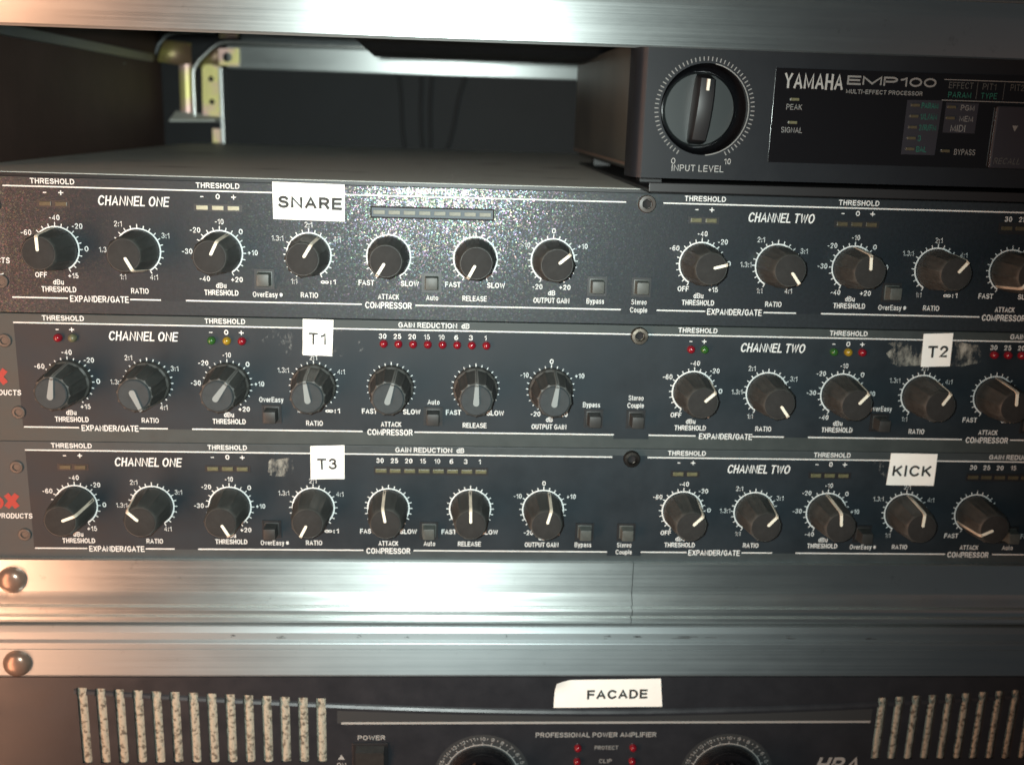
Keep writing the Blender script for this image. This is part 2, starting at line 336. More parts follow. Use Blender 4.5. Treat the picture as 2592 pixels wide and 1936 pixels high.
G['W'] = (.92, [[(0, 1), (.22, 0), (.46, .92), (.70, 0), (.92, 1)]])
G['X'] = (.62, [[(0, 0), (.62, 1)], [(0, 1), (.62, 0)]])
G['Y'] = (.64, [[(0, 1), (.32, .46), (.64, 1)], [(.32, .46), (.32, 0)]])
G['0'] = (.50, _ring(.50))
G['1'] = (.27, [[(0, .76), (.14, .82), (.27, 1), (.27, 0)]])
G['2'] = (.50, [_arc(.25, .73, .24, .27, 170, -25, 9) + [(.0, 0), (.52, 0)]])
G['3'] = (.50, [_arc(.24, .76, .22, .24, 160, -90, 9) + _arc(.24, .27, .26, .27, 88, -160, 10)])
G['4'] = (.52, [[(.4, 0), (.4, 1), (0, .28), (.54, .28)]])
G['5'] = (.50, [[(.46, 1), (.1, 1), (.04, .52)] + _arc(.25, .32, .26, .32, 125, -155, 11)])
G['6'] = (.50, [_arc(.25, .30, .25, .30, 90, 450, 14), _arc(.30, .42, .30, .58, 178, 60, 7)])
G['8'] = (.50, [_arc(.25, .76, .21, .24, -90, 270, 14), _arc(.25, .26, .25, .27, 90, 450, 14)])
G['7'] = (.50, [[(0, 1), (.5, 1), (.18, 0)]])
G['9'] = (.50, [_arc(.25, .70, .25, .30, 90, 450, 14), _arc(.20, .58, .30, .58, -2, -120, 7)])
G['a'] = (.46, [_arc(.23, .52, .20, .22, 160, 0, 6) + [(.43, 0)], _arc(.2, .2, .2, .2, 60, 320, 9)])
G['b'] = (.46, [[(0, 1), (0, 0)], _arc(.23, .36, .23, .36, 90, 450, 12)])
G['d'] = (.46, [[(.46, 1), (.46, 0)], _arc(.23, .36, .23, .36, 90, 450, 12)])
G['e'] = (.46, [[(0, .37), (.46, .37)] + _arc(.23, .36, .23, .36, 5, 320, 12)])
G['l'] = (.0, [[(0, 0), (0, 1)]])
G['o'] = (.48, [_arc(.24, .36, .24, .36, 90, 450, 14)])
G['p'] = (.46, [[(0, .72), (0, -.27)], _arc(.23, .36, .23, .36, 90, 450, 12)])
G['r'] = (.26, [[(0, .72), (0, 0)], _arc(.24, .40, .22, .32, 170, 80, 5)])
G['s'] = (.40, [_arc(.2, .54, .18, .18, 30, 250, 7) + _arc(.2, .19, .2, .19, 75, -150, 7)])
G['t'] = (.26, [[(.1, .95), (.1, .08), (.26, .0)], [(0, .7), (.26, .7)]])
G['u'] = (.42, [[(0, .72)] + _arc(.21, .22, .21, .22, 180, 360, 8) + [(.42, .72)], [(.42, .4), (.42, 0)]])
G['v'] = (.44, [[(0, .72), (.22, 0), (.44, .72)]])
G['x'] = (.50, [[(0, 0), (.5, .72)], [(0, .72), (.5, 0)]])
G['y'] = (.44, [[(0, .72), (.23, .02)], [(.44, .72), (.18, -.2), (.02, -.25)]])
G['-'] = (.30, [[(0, .4), (.30, .4)]])
G['+'] = (.52, [[(0, .42), (.52, .42)], [(.26, .12), (.26, .72)]])
G[':'] = (.0, [[(0, 0), (0, .17)], [(0, .52), (0, .69)]])
G['.'] = (.0, [[(0, 0), (0, .17)]])
G['/'] = (.34, [[(0, -.05), (.34, 1.05)]])
G['\u221e'] = (.95, [_arc(.24, .4, .24, .25, 0, 360, 14), _arc(.71, .4, .24, .25, 180, 540, 14)])
G['\u00ae'] = (.55, [_arc(.275, .5, .3, .33, 90, 450, 14), [(.2, .33), (.2, .68), (.3, .68), (.36, .6), (.3, .52), (.2, .52)], [(.29, .52), (.37, .33)]])
def text(mb, s, x, z, h, w, y=-0.12, bold=0.17, shear=0.0, align='c', rot=0, gap=.33):
    """s centred at x,z with capitals h high and the whole word w wide; bold is the stroke in cap heights"""
    pos = []; cur = 0.0
    for i, c in enumerate(s):
        if c == ' ': cur += .36; continue
        pos.append((c, cur)); cur += G[c][0] + gap + (.02 if c in 'I1' else 0)
    tw = cur - gap
    t = min(bold * h, 0.22 * w / len(s) if len(s) > 1 else 9); sx = (w - t) / max(tw, 0.01) if tw > .05 else 1; ih = h - t
    ox = {'c': -w/2, 'l': 0, 'r': -w}[align] + t/2; ca, sa = math.cos(R(rot)), math.sin(R(rot))
    for c, cx_ in pos:
        for ip, pl in enumerate(G[c][1]):
            P = [(ox + (cx_ + px)*sx, -h/2 + t/2 + py*ih) for px, py in pl]
            P = [P[0]] + [P[i] for i in range(1, len(P)) if math.hypot(P[i][0]-P[i-1][0], P[i][1]-P[i-1][1]) > 1e-5]
            closed = math.hypot(P[0][0]-P[-1][0], P[0][1]-P[-1][1]) < 1e-4 and len(P) > 3
            if closed: P = P[:-1]
            n = len(P); off = []
            if not closed:               # square line ends reach the full letter height
                (a0, b0), (a1, b1) = P[0], P[1]; d = math.hypot(a1-a0, b1-b0); e = t/2 if abs(b1-b0) > 0.3*d or c in 'EFTLZ-+' else 0
                if c in '+-AKRXYVWMN/': e *= .5
                P[0] = (a0 - (a1-a0)/d*e, b0 - (b1-b0)/d*e)
                (a0, b0), (a1, b1) = P[-1], P[-2]; d = math.hypot(a1-a0, b1-b0); e = t/2 if abs(b1-b0) > 0.3*d or c in 'EFTL-+' else 0
                if c in '+-AKRXYVWMN/': e *= .5
                P[-1] = (a0 - (a1-a0)/d*e, b0 - (b1-b0)/d*e)
            for i in range(n):
                p0 = P[i-1] if (i or closed) else None; p2 = P[(i+1) % n] if (i < n-1 or closed) else None; p1 = P[i]
                def nrm(a, b): d = math.hypot(b[0]-a[0], b[1]-a[1]) or 1e-9; return (-(b[1]-a[1])/d, (b[0]-a[0])/d)
                if p0 is None: m_ = nrm(p1, p2); k = 1
                elif p2 is None: m_ = nrm(p0, p1); k = 1
                else:
                    a, b = nrm(p0, p1), nrm(p1, p2); m_ = (a[0]+b[0], a[1]+b[1]); q = math.hypot(*m_) or 1e-9; m_ = (m_[0]/q, m_[1]/q); k = min(1.5, 1/max(.3, m_[0]*a[0]+m_[1]*a[1]))
                off.append((m_[0]*t/2*k, m_[1]*t/2*k))
            vs_ = []
            for (px, py), (dx_, dy_) in zip(P, off):
                for sg in (1, -1):
                    u = px + dx_*sg; q = py + dy_*sg; u += (q) * shear
                    vs_.append((x + u*ca - q*sa, y - 0.012*ip, z + u*sa + q*ca))
            mb.add(vs_, [(2*i, 2*i+1, (2*i+3) % (2*n), (2*i+2) % (2*n)) for i in range(n if closed else n-1)])
    return mb
def WORD(t, s, x, z, h, w, m_='print', name='lettering', **kw):      # a printed word is a part of its thing
    mb = MB(); text(mb, s, x, z, h, w, **kw); return P_(name, mb, K[m_], t, fix=False)
NW = {'1': .6, '0': 1.2, '-': .75, '+': 1.25, ':': .45, '.': .45}
def num(mb, s, x, z, h=1.75):
    wd = sum(NW.get(c, 1.2) + .14 for c in s) * h / 1.75 * 0.95
    return text(mb, s, x, z, h, wd, gap=.34, bold=.16)

# ------------------------------------------------------------------ shared pieces
def rib_f(n, wd, d, lo, hi):
    def g(a, j):
        if j < lo or j > hi: return 0
        t = (math.degrees(a) + 180/n) % (360/n) - 180/n
        return d * max(0, 1 - abs(t)/wd)
    return g
_mesh = {}
def knob_meshes():
    k = MB(); k.lathe([(6.75, -0.3), (6.85, -0.8), (6.75, -2.0), (6.35, -6), (5.95, -10), (5.6, -13.8), (5.45, -14.6), (5.1, -15.0)], seg=90, rib=rib_f(9, 8, 0.38, 2, 5))
    _mesh['knob'] = k.mesh('knob', K['knob'], smooth=32)
    c = MB(); c.lathe([(5.0, -14.9), (4.9, -15.15), (4.6, -15.2)], seg=48); _mesh['cap'] = c.mesh('cap', K['knob_top'], smooth=32)
    def bar(w0, w1, z0, z1, y0, y1):
        n = 6; o = []
        for i in range(n+1): a = math.pi*i/n; o.append((w1/2*math.cos(a), z1 + w1/2*math.sin(a)*0.6))
        for i in range(n+1): a = math.pi + math.pi*i/n; o.append((w0/2*math.cos(a), z0 + w0/2*math.sin(a)))
        return MB().prism(o, y0, y1)
    _mesh['ptr'] = bar(0.95, 0.95, 1.15, 5.0, -15.5, -15.1).mesh('pointer', K['pointer'])
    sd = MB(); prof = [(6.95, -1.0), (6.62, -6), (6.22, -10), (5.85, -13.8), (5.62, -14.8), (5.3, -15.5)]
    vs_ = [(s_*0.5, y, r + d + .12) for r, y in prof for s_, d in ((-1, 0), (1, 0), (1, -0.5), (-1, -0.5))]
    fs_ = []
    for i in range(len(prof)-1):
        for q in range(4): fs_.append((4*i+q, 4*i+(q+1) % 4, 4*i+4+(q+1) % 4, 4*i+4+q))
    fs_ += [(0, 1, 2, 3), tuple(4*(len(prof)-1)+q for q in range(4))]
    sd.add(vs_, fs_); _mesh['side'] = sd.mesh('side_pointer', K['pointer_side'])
    # the wide fluted knob
    b = MB(); b.lathe([(7.75, -0.3), (7.8, -1.0), (7.55, -2.6), (6.9, -3.0), (6.65, -6), (6.25, -10), (5.85, -14), (5.6, -15.2), (5.35, -15.4)], seg=120, rib=rib_f(12, 6, 0.35, 3, 7))
    _mesh['knob2'] = b.mesh('knob', K['knob'], smooth=32)
    c = MB(); c.lathe([(5.2, -15.2), (5.15, -15.9), (4.8, -16.2)], seg=48); _mesh['cap2'] = c.mesh('cap', K['cap_grey'], smooth=32)
    _mesh['ptr2'] = bar(2.0, 1.15, -0.9, 5.4, -16.7, -16.15).mesh('pointer', K['pointer_grey'])
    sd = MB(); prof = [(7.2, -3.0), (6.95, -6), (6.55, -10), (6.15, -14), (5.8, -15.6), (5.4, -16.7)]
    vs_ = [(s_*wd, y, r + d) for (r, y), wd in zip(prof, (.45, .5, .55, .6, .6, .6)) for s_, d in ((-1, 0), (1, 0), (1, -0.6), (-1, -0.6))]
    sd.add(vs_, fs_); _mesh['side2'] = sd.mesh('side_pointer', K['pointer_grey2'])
    # dial rings
    for nm, ring in (('dial', True),):
        d = MB(); d.arc(0, 0, 7.05, 7.5, -150, 150, -0.12, 60)
        for i in range(21):
            a = -150 + 15*i; d.tick(0, 0, a, 7.5, 8.75 if a in (0,) else 8.45, 0.3, -0.12)
        _mesh[nm] = d.mesh('dial_ring', K['print'])
    # rocker-shaped push buttons
    fr = MB()
    fr.box(-3.3, 3.3, -0.5, 0.2, 2.75, 3.3); fr.box(-3.3, 3.3, -0.5, 0.2, -3.3, -2.75); fr.box(-3.3, -2.75, -0.5, 0.2, -2.75, 2.75); fr.box(2.75, 3.3, -0.5, 0.2, -2.75, 2.75); fr.box(-2.75, 2.75, -0.2, 0.1, -2.75, 2.75)
    _mesh['frame'] = fr.mesh('push_button', K['black'], fix=True)
    for nm, mt, hh in (('bcap', 'button', 4.2), ('bcap_dark', 'button_dark', 5.4)):
        c = MB(); q = [(-2.15, -2.15), (2.15, -2.15), (2.15, 2.15), (-2.15, 2.15)]
        c.add([(x, -0.3, z) for x, z in q] + [(x*0.94, -hh, z*0.94) for x, z in q], [(0, 1, 2, 3), (4, 5, 6, 7), (0, 1, 5, 4), (1, 2, 6, 5), (2, 3, 7, 6), (3, 0, 4, 7)])
        _mesh[nm] = c.mesh('button_cap', K[mt], bevel=0.35, smooth=40)
    _mesh['dome'] = MB().lathe([(1.4, 0), (1.4, -0.7), (1.28, -1.3), (0.95, -1.75), (0.5, -1.98), (0.15, -2.05)], seg=24)
    sb = MB(); sb.lathe([(3.0, -0.1), (3.0, -1.3), (2.7, -1.75), (1.75, -1.85), (1.6, -1.5), (1.6, -0.6)], seg=32)
    _mesh['screw'] = sb
    _mesh['hexsock'] = MB().lathe([(1.58, -0.65), (1.3, -0.9), (0.5, -0.8)], seg=6)
knob_meshes()
LED = {}
def dome_mesh(c):
    if c not in LED: LED[c] = _mesh['dome'].mesh('led', K[c], smooth=60)
    return LED[c]
def bar_mesh(c, wd=3.7, h=1.35):
    k = (c, wd)
    if k not in LED: LED[k] = MB().box(-wd/2, wd/2, -0.45, 0.05, -h/2, h/2).mesh('led', K[c], bevel=0.12)
    return LED[k]

def hex_screw(t, x, z, mt, loc_off, small=1.0, sock=True):
    k = ('screw', mt)
    if k not in LED: LED[k] = (_mesh['screw'].mesh('screw', K[mt], smooth=35), _mesh['hexsock'].mesh('screw_socket', K['void']))
    a, b = LED[k]
    o = link('screw', a, t, (x - loc_off[0], -loc_off[1], z - loc_off[2])); o.scale = (small,)*3
    if sock: link('screw_socket', b, o)
    return o

# ------------------------------------------------------------------ flight cases
def zz(z, y): return 26 + (z - 26) * (343 + y) / 343
CX0, CX1 = -203, 297
uc = thing('flight_case', 'upper black laminate flight case with brushed aluminium edge rails framing the three-unit stack', 'flight case', (47, 180, -154))
def rail_profile(sgn, z0):
    # z0 is the inner edge of the opening; sgn -1 runs downwards, +1 upwards
    raw = [(8, 0.0), (-1.4, 0.0), (-2, 0.4), (-2, 12.2), (-2.5, 13.4), (-3.6, 15.0), (-4.7, 16.6), (-5.0, 17.2), (-3.2, 17.5), (-3.2, 18.1), (-5.0, 18.5), (-5.5, 19.6), (-5.2, 21.0), (-3.0, 21.3), (-3.0, 21.9), (-4.4, 22.3), (-4.6, 23.5), (-3.6, 24.3), (8, 24.3)]
    return [(y, zz(z0 + sgn*d, y) if y < 0 else z0 + sgn*d) for y, d in raw]
pr = rail_profile(-1, -129.2)
SEAM = 59.4
b1 = P_('edge_rail', MB().extrude_x(pr, CX0, SEAM - 0.1), K['alu'], uc, smooth=25); b1['label'] = 'long left length of the bottom edge rail'
b2 = P_('edge_rail', MB().extrude_x([(y + 0.12, z - 0.1) for y, z in pr], SEAM + 0.15, CX1), K['alu'], uc, smooth=25); b2['label'] = 'right length of the bottom edge rail past the butt joint'
P_('edge_rail', MB().extrude_x(rail_profile(1, 49.4), CX0, CX1), K['alu'], uc, smooth=25)['label'] = 'top edge rail'
RV = MB().lathe([(4.9, 0.05), (4.85, -0.6), (4.5, -1.5), (3.7, -2.4), (2.4, -3.05), (1.0, -3.3)], seg=40).mesh('rivet', K['rivet'], smooth=60)
def rivet(t, x, z, y=-2):
    b = OFF[t.name]; return link('rivet', RV, t, (x-b[0], y-b[1], z-b[2]))
rivet(uc, -160.3, -136.2)
# inside of the upper case
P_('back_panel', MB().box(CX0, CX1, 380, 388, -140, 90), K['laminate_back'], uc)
P_('side_panel', MB().box(-212, -203, 8, 388, -140, 90), K['laminate'], uc)
P_('side_panel', MB().box(297, 306, 8, 388, -140, 90), K['laminate'], uc)
P_('top_panel', MB().box(-203, 297, 8, 380, 90, 98), K['laminate'], uc)
P_('bottom_panel', MB().box(-203, 297, 8, 380, -150, -140), K['laminate'], uc)
P_('inner_edge_strip', MB().box(-203, -199.5, 60, 350, 53.6, 58.3).box(-203, -199.5, 60, 62, 44, 53.6), K['alu_dull'], uc, bevel=0.4)
P_('rear_rail', MB().box(-158, 296, 371, 380, 52.0, 66.3), K['alu'], uc, bevel=0.5)
lip = [(296, 370, 67.2), (-120, 370, 68.0), (-150, 370, 68.3), (-156.1, 370, 68.2), (-160.5, 370, 67.6), (-163.7, 370, 66.6), (-168, 370, 63.4), (-172.2, 370, 59.5), (-175.8, 370, 56), (-178.3, 370, 52.5), (-179.4, 370, 50.4), (-179.9, 370, 47.9), (-180.0, 370, 40), (-180.0, 370, 21)]
P_('rear_lip', MB().tube(lip, 1.25), K['alu_plain'], uc, smooth=60)
P_('inner_lip', MB().tube([(-204, 300, 50), (-204.3, 352, 53), (-203.8, 368, 57), (-201.5, 371, 65.3), (-196.6, 372, 71), (-190, 372, 73.2), (-180, 372, 74), (-165, 372, 74)], 1.1), K['alu_dull'], uc, smooth=60)
cb = P_('corner_bracket', plate_with_holes([(-175.6, 20.6), (-162.8, 19.5), (-162.2, 51.5), (-164, 53), (-170, 54), (-173.4, 53.4), (-174.9, 51)], [circ(-169.3, 44.8, 1.75), circ(-169.3, 30.2, 1.75)], 373, 375), K['zinc'], uc); cb['label'] = 'yellow zinc corner plate with two screw holes'
SUB('bracket_tab', plate_with_holes([(-162.6, 53.4), (-150.1, 53.2), (-149.6, 64.4), (-162.8, 63.9)], [circ(-157.2, 58.6, 3.0)], 368.6, 370.2), K['zinc'], uc, cb)
def patch(c00, c10, c11, c01, bulge, n=8):
    vs_ = []
    for j in range(n+1):
        for i in range(n+1):
            a, b = i/n, j/n
            p = [(1-b)*((1-a)*c00[k]+a*c10[k]) + b*((1-a)*c01[k]+a*c11[k]) for k in range(3)]
            p[1] -= bulge[0]*(1-(2*a-1)**2) + bulge[1]*(1-(2*b-1)**2); vs_.append(p)
    return MB().add(vs_, [(j*(n+1)+i, j*(n+1)+i+1, (j+1)*(n+1)+i+1, (j+1)*(n+1)+i) for j in range(n) for i in range(n)])
SUB('bracket_strip', patch((-190.2, 374, 23.4), (-182.3, 374, 22.4), (-181.8, 374, 54), (-189.8, 374, 52.5), (1.6, 0)), K['zinc'], uc, cb, smooth=60, fix=False)
SUB('bracket_elbow', patch((-202.3, 370, 54.6), (-182, 377, 52), (-182, 377, 67.0), (-198.0, 372, 68.0), (3.0, 2.0)), K['zinc_dark'], uc, cb, smooth=60, fix=False)
SUB('bracket_elbow', patch((-177.4, 376, 52.0), (-162.0, 377, 52.2), (-162.0, 376, 64.4), (-168.0, 375, 63.0), (1.5, 1.5)), K['zinc_dark'], uc, cb, smooth=60, fix=False)
SUB('bracket_hook', MB().box(-168.8, -163.6, 369, 372, 4.0, 13.0), K['zinc'], uc, cb)
SUB('bracket_tab', MB().prism([(-161.5, 70.6), (-149.7, 71.0), (-149.4, 80), (-161.6, 80)], 368, 370), K['zinc'], uc, cb)
P_('bracket_shelf', MB().add([(-193.7, 358, 18.0), (-164.4, 358, 18.9), (-164.4, 374, 21.2), (-193.4, 374, 23.6), (-193.7, 358, 17.0), (-164.4, 358, 17.9), (-164.4, 374, 17.2), (-193.4, 374, 17.4)],
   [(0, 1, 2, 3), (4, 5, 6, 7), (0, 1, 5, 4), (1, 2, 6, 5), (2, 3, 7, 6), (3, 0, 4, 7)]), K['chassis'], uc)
P_('rear_post', MB().box(-163.2, -161.1, 368, 380, 3.5, 52), K['alu_plain'], uc, bevel=0.3)
P_('rear_top_plate', MB().prism([(-149, 69.6), (-60, 69), (-60, 80), (-149, 80)], 374, 378), K['alu_dull'], uc)

lc = thing('flight_case', 'lower flight case with wide aluminium rail directly above the power amplifier', 'flight case', (47, 180, -330))
raw = [(8, -154.6), (-3.4, -154.6), (-4.0, -155.1), (-5.3, -157.2), (-5.5, -157.7), (-5.5, -160.4), (-5.8, -160.8), (-6.6, -161.8), (-6.75, -162.2), (-6.75, -164.15), (-6.55, -164.3), (-6.75, -164.45), (-6.75, -174.6), (-6.2, -175.2), (8, -175.3)]
P_('edge_rail', MB().extrude_x([(y, zz(z, y) if y < 0 else z) for y, z in raw], CX0, CX1), K['alu_dull'], lc, smooth=20)
# worn scuffs along the proud bead
sc_ = MB()
for x, wd in ((-66, 6), (-39, 2.5), (-22, 2.5), (51, 4), (61, 6), (84, 22), (14, 1.2), (-84, 3), (150, 8), (119, 5)):
    for i in range(5):
        a = x + random.uniform(-wd/2, wd/2) * 0.6; l = wd * random.uniform(0.2, 0.5); z = zz(-159.1 + random.uniform(-0.7, 0.6), -5.5)
        sc_.quad([(a-l/2, z), (a+l/2, z-0.06), (a+l/2*0.8, z+0.1), (a-l/2*0.7, z+0.13)], -5.58)
P_('scuff_marks', sc_, K['button_dark'], lc)['kind'] = 'stuff'
rivet(lc, -159.2, -166.0, -6.7)
P_('side_panel', MB().box(-212, -203, 8, 388, -330, -154.6), K['laminate'], lc)
P_('side_panel', MB().box(297, 306, 8, 388, -330, -154.6), K['laminate'], lc)
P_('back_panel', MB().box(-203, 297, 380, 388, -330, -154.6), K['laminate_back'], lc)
P_('top_panel', MB().box(-203, 297, 8.2, 380, -170, -160), K['laminate'], lc)

# ------------------------------------------------------------------ the three compressors
PXC = [-137.1, -110.9, -84.3, -55.3, -29.0, -0.1, 25.9]
CH2 = 213.3
def caps(kind):
    mb = MB()
    if kind == 0:
        for s, x, z in (('-60', -9.3, 5.2), ('-40', 0, 10.2), ('-20', 7.1, 7.6), ('0', 9.7, 0.3), ('+15', 4.9, -8.6), ('OFF', -5.4, -8.5)): num(mb, s, x, z)
        text(mb, 'dBu', 0, -10.8, 1.7, 3.4); text(mb, 'THRESHOLD', 0, -13.2, 1.8, 11.2)
    if kind == 1:
        for s, x, z in (('2:1', -6, 8.7), ('3:1', 9.1, 5.2), ('1.3:1', -10.6, 0.2), ('1:1', -5.2, -8.6), ('4:1', 4.8, -8.5)): num(mb, s, x, z)
        text(mb, 'RATIO', 0, -13.2, 1.8, 5.7)
    if kind == 2:
        for s, x, z in (('-10', 0, 10.2), ('-20', -7.9, 7.3), ('0', 6.9, 7.1), ('-30', -10.7, 0.3), ('+10', 10.6, 0.3), ('-40', -5.3, -8.6), ('+20', 5.2, -8.7)): num(mb, s, x, z)
        text(mb, 'dBu', 0, -10.8, 1.7, 3.4); text(mb, 'THRESHOLD', 0, -13.2, 1.8, 11.2)
    if kind == 3:
        for s, x, z in (('2:1', 0, 9.9), ('1.3:1', -10.2, 5.3), ('4:1', 9.3, 5.1), ('1:1', -5, -8.8)): num(mb, s, x, z)
        text(mb, '\u221e:1', 6.3, -8.8, 1.7, 5.0)
        text(mb, 'RATIO', 0, -13.4, 1.8, 5.7)
    if kind in (4, 5):
        text(mb, 'FAST', -7.4, -8.8, 1.8, 5.2); text(mb, 'SLOW', 7.1, -8.8, 1.8, 6.0)
        if kind == 4: text(mb, 'ATTACK', 0, -13.4, 1.8, 7.0)
        else: text(mb, 'RELEASE', 0, -13.4, 1.8, 8.2)
    if kind == 6:
        for s, x, z in (('0', 0, 9.9), ('-10', -9.2, 5.0), ('+10', 9.9, 5.0), ('-20', -4.9, -8.9), ('+20', 4.4, -8.9)): num(mb, s, x, z)
        text(mb, 'dB', 0, -10.9, 1.7, 2.4); text(mb, 'OUTPUT GAIN', 0, -13.5, 1.8, 12.2)
    return mb.mesh('dial_lettering', K['print'], fix=False)
CAPM = [caps(i) for i in range(7)]

def compressor(u, label, angles, tilt=0):
    zl = -44.45 * u - (0.1 if u == 1 else 0)
    base = (56.3, 0, zl - 41.2)
    t = thing('compressor', label, 'audio compressor', base, 'rack compressors stacked in the case')
    dx = 0.93 if u == 1 else 0
    L0 = lambda z: zl + z
    pm = K['panel1'] if u == 0 else K['panel2'] if u == 1 else K['panel3']
    fm = K['field1'] if u == 0 else K['field']
    P_('front_panel', MB().box(-184.8, 297 - 0.6, 0, 3.0, L0(-41.15), L0(3.05)), pm, t, bevel=0.18)
    fld = [(-152.6, L0(-36.3)), (49.7, L0(-36.3)), (49.7, L0(-37.6)), (62.2, L0(-37.6)), (62.2, L0(-36.3)), (295, L0(-36.3)), (295, L0(0)), (62.2, L0(0)), (62.2, L0(0.6)), (49.7, L0(0.6)), (49.7, L0(0)), (-152.6, L0(0))]
    P_('printed_field', MB().quad(fld, -0.05), fm, t, fix=False)
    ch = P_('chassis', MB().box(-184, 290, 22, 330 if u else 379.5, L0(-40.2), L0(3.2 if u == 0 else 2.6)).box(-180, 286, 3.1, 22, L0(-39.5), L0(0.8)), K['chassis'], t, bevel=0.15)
    if u == 0: SUB('gap_shade_strip', MB().box(-184.2, 290.2, 21.6, 21.95, L0(-40.4), L0(3.0)), K['black'], t, ch)  # added black strip standing for the shaded gap behind the panel
    # printed lines
    def hl(x0, x1, z): P_('printed_line', MB().quad([(x0, L0(z)-0.21), (x1, L0(z)-0.21), (x1, L0(z)+0.21), (x0, L0(z)+0.21)], -0.12), K['print'], t, fix=False)
    br = (49.7, 62.3) if u != 1 else (54, 59.5)
    hl(-152.7, br[0], 0); hl(br[1], 294, 0)
    hl(-152.3, -134.4 + dx*.5, -36.1); hl(-114.2 + dx*.5, -104.2, -36.1); hl(-96, -37.9, -36.1); hl(-20.0, 49.8, -36.1)
    hl(62.1, 78.9, -36.1); hl(99.2, 110.6, -36.1); hl(119.3, 175.6, -36.1); hl(193.4, 263, -36.1)
    # section lettering
    for c in (0, 1):
        X = CH2 * c
        WORD(t, 'THRESHOLD', -137.0 + X + dx*.6, L0(1.75), 1.75, 14.0 if u == 0 else 13.6); WORD(t, 'THRESHOLD', -84.4 + X + dx, L0(1.75), 1.75, 14.0 if u == 0 else 13.4)
        zs = L0(-1.75 if u != 1 else -2.0)
        xs2 = (-139.6, -134.5) if u != 1 else (-138.6, -133.9); xs3 = (-89.6, -84.5, -79.4) if u != 1 else (-88.3, -83.2, -78.2)
        for q, s_ in zip(xs2 + xs3, '-+-0+'): WORD(t, s_, q + X, zs + (0.1 if s_ == '+' else 0), {'-': 1.6, '+': 2.5, '0': 1.75}[s_], {'-': 1.2, '+': 1.75, '0': 1.35}[s_], bold=.13 if s_ == '+' else .18)
        WORD(t, 'CHANNEL ONE' if c == 0 else 'CHANNEL TWO', -111.5 + X + dx + (1.0 if c else 0), L0(-3.9), 3.2, 22.6, bold=.155, shear=0.14)
        gx = X + (0.0 if u == 0 else dx)
        WORD(t, 'GAIN REDUCTION  dB', -14.6 + gx, L0(1.7), 1.8, 24.0)
        for i, s_ in enumerate(('30', '25', '20', '15', '10', '6', '3', '1')):
            mb = MB(); num(mb, s_, -31.9 + i*4.98 + gx, L0(-2.3), 1.75); P_('lettering', mb, K['print'], t, fix=False)
        WORD(t, 'EXPANDER/GATE', -124.2 + X + dx*.6, L0(-36.2), 2.15, 19.0); WORD(t, 'COMPRESSOR', -29.0 + X + dx*.6, L0(-36.3), 2.2, 15.6)
        if u == 1:
            WORD(t, 'OverEasy', -68.9 + X, L0(-25.2), 1.8, 8.2); WORD(t, 'Auto', -13.5 + X, L0(-25.2), 1.8, 4.1); WORD(t, 'Bypass', 41.4 + X, L0(-25.3), 1.8, 6.0)
            if c == 0: WORD(t, 'Stereo', 56.9, L0(-22.6), 1.8, 5.2); WORD(t, 'Couple', 56.9, L0(-25.3), 1.8, 5.8)
        else:
            WORD(t, 'OverEasy \u00ae', -69.1 + X, L0(-33.5), 1.8, 9.8); WORD(t, 'Auto', -14.4 + X, L0(-33.4), 1.8, 4.1); WORD(t, 'Bypass', 40.9 + X, L0(-33.4), 1.8, 6.0)
            if c == 0: WORD(t, 'Stereo', 55.9, L0(-33.4), 1.8, 5.2); WORD(t, 'Couple', 55.9, L0(-36.1), 1.8, 5.9)
        # lamps
        if u == 1:
            for x, c_ in list(zip(xs2, ('led_red', 'led_green' if c else 'led_olive_shaded'))) + list(zip(xs3, ('led_green', 'led_yellow', 'led_red'))):
                link('led', dome_mesh(c_), t, (x + X + 0.2 - base[0], 0, L0(-4.85) - base[2]))
            for i in range(8): link('led', dome_mesh('led_red'), t, (-30.6 + i*4.98 + X - base[0], 0, L0(-4.85) - base[2]))
        else:
            zL = -5.4 if u == 0 else -6.0
            cm = ('led_pale' if c == 0 else 'led_olive_shaded') if u == 0 else 'led_olive_shaded'  # channel two gets the pale lens darkened for weaker light
            cm2 = ('led_pale' if c == 0 else 'led_amber_shaded') if u == 0 else 'led_olive_shaded'
            for xa, n, cmm in ((xs2[0], 2, cm if c else 'led_amber_shaded'), (xs3[0], 3, cm2)):
                wn = P_('led_window', MB().box(xa+X-2.7, xa+X+5.1*(n-1)+2.7, -0.16, 0, L0(zL-1.15), L0(zL+1.15)), K['black'], t)
                for i in range(n): link('led', bar_mesh(cmm), wn, (xa + X + 5.05*i - base[0], 0, L0(zL) - base[2]))
            x0 = -34.6 + X + gx*0 + (0 if u == 0 else 0.6)
            if u == 0: P_('meter_outline', MB().quad([(x0-.45, L0(zL-1.95)), (x0+40.45, L0(zL-1.95)), (x0+40.45, L0(zL+1.95)), (x0-.45, L0(zL+1.95))], -0.15), K['void'], t, fix=False)
            wn = P_('led_window', MB().box(x0, x0 + 40, -0.2, 0, L0(zL-1.45), L0(zL+1.45)), K['led_win'] if (u == 0 and c == 0) else K['black'], t)
            for i in range(8): link('led', bar_mesh(('led_meter' if u == 0 else 'led_olive_shaded') if c == 0 else 'led_amber_shaded', 3.8, 1.3), wn, (x0 + 2.45 + i*5.0 - base[0], 0, L0(zL) - base[2]))
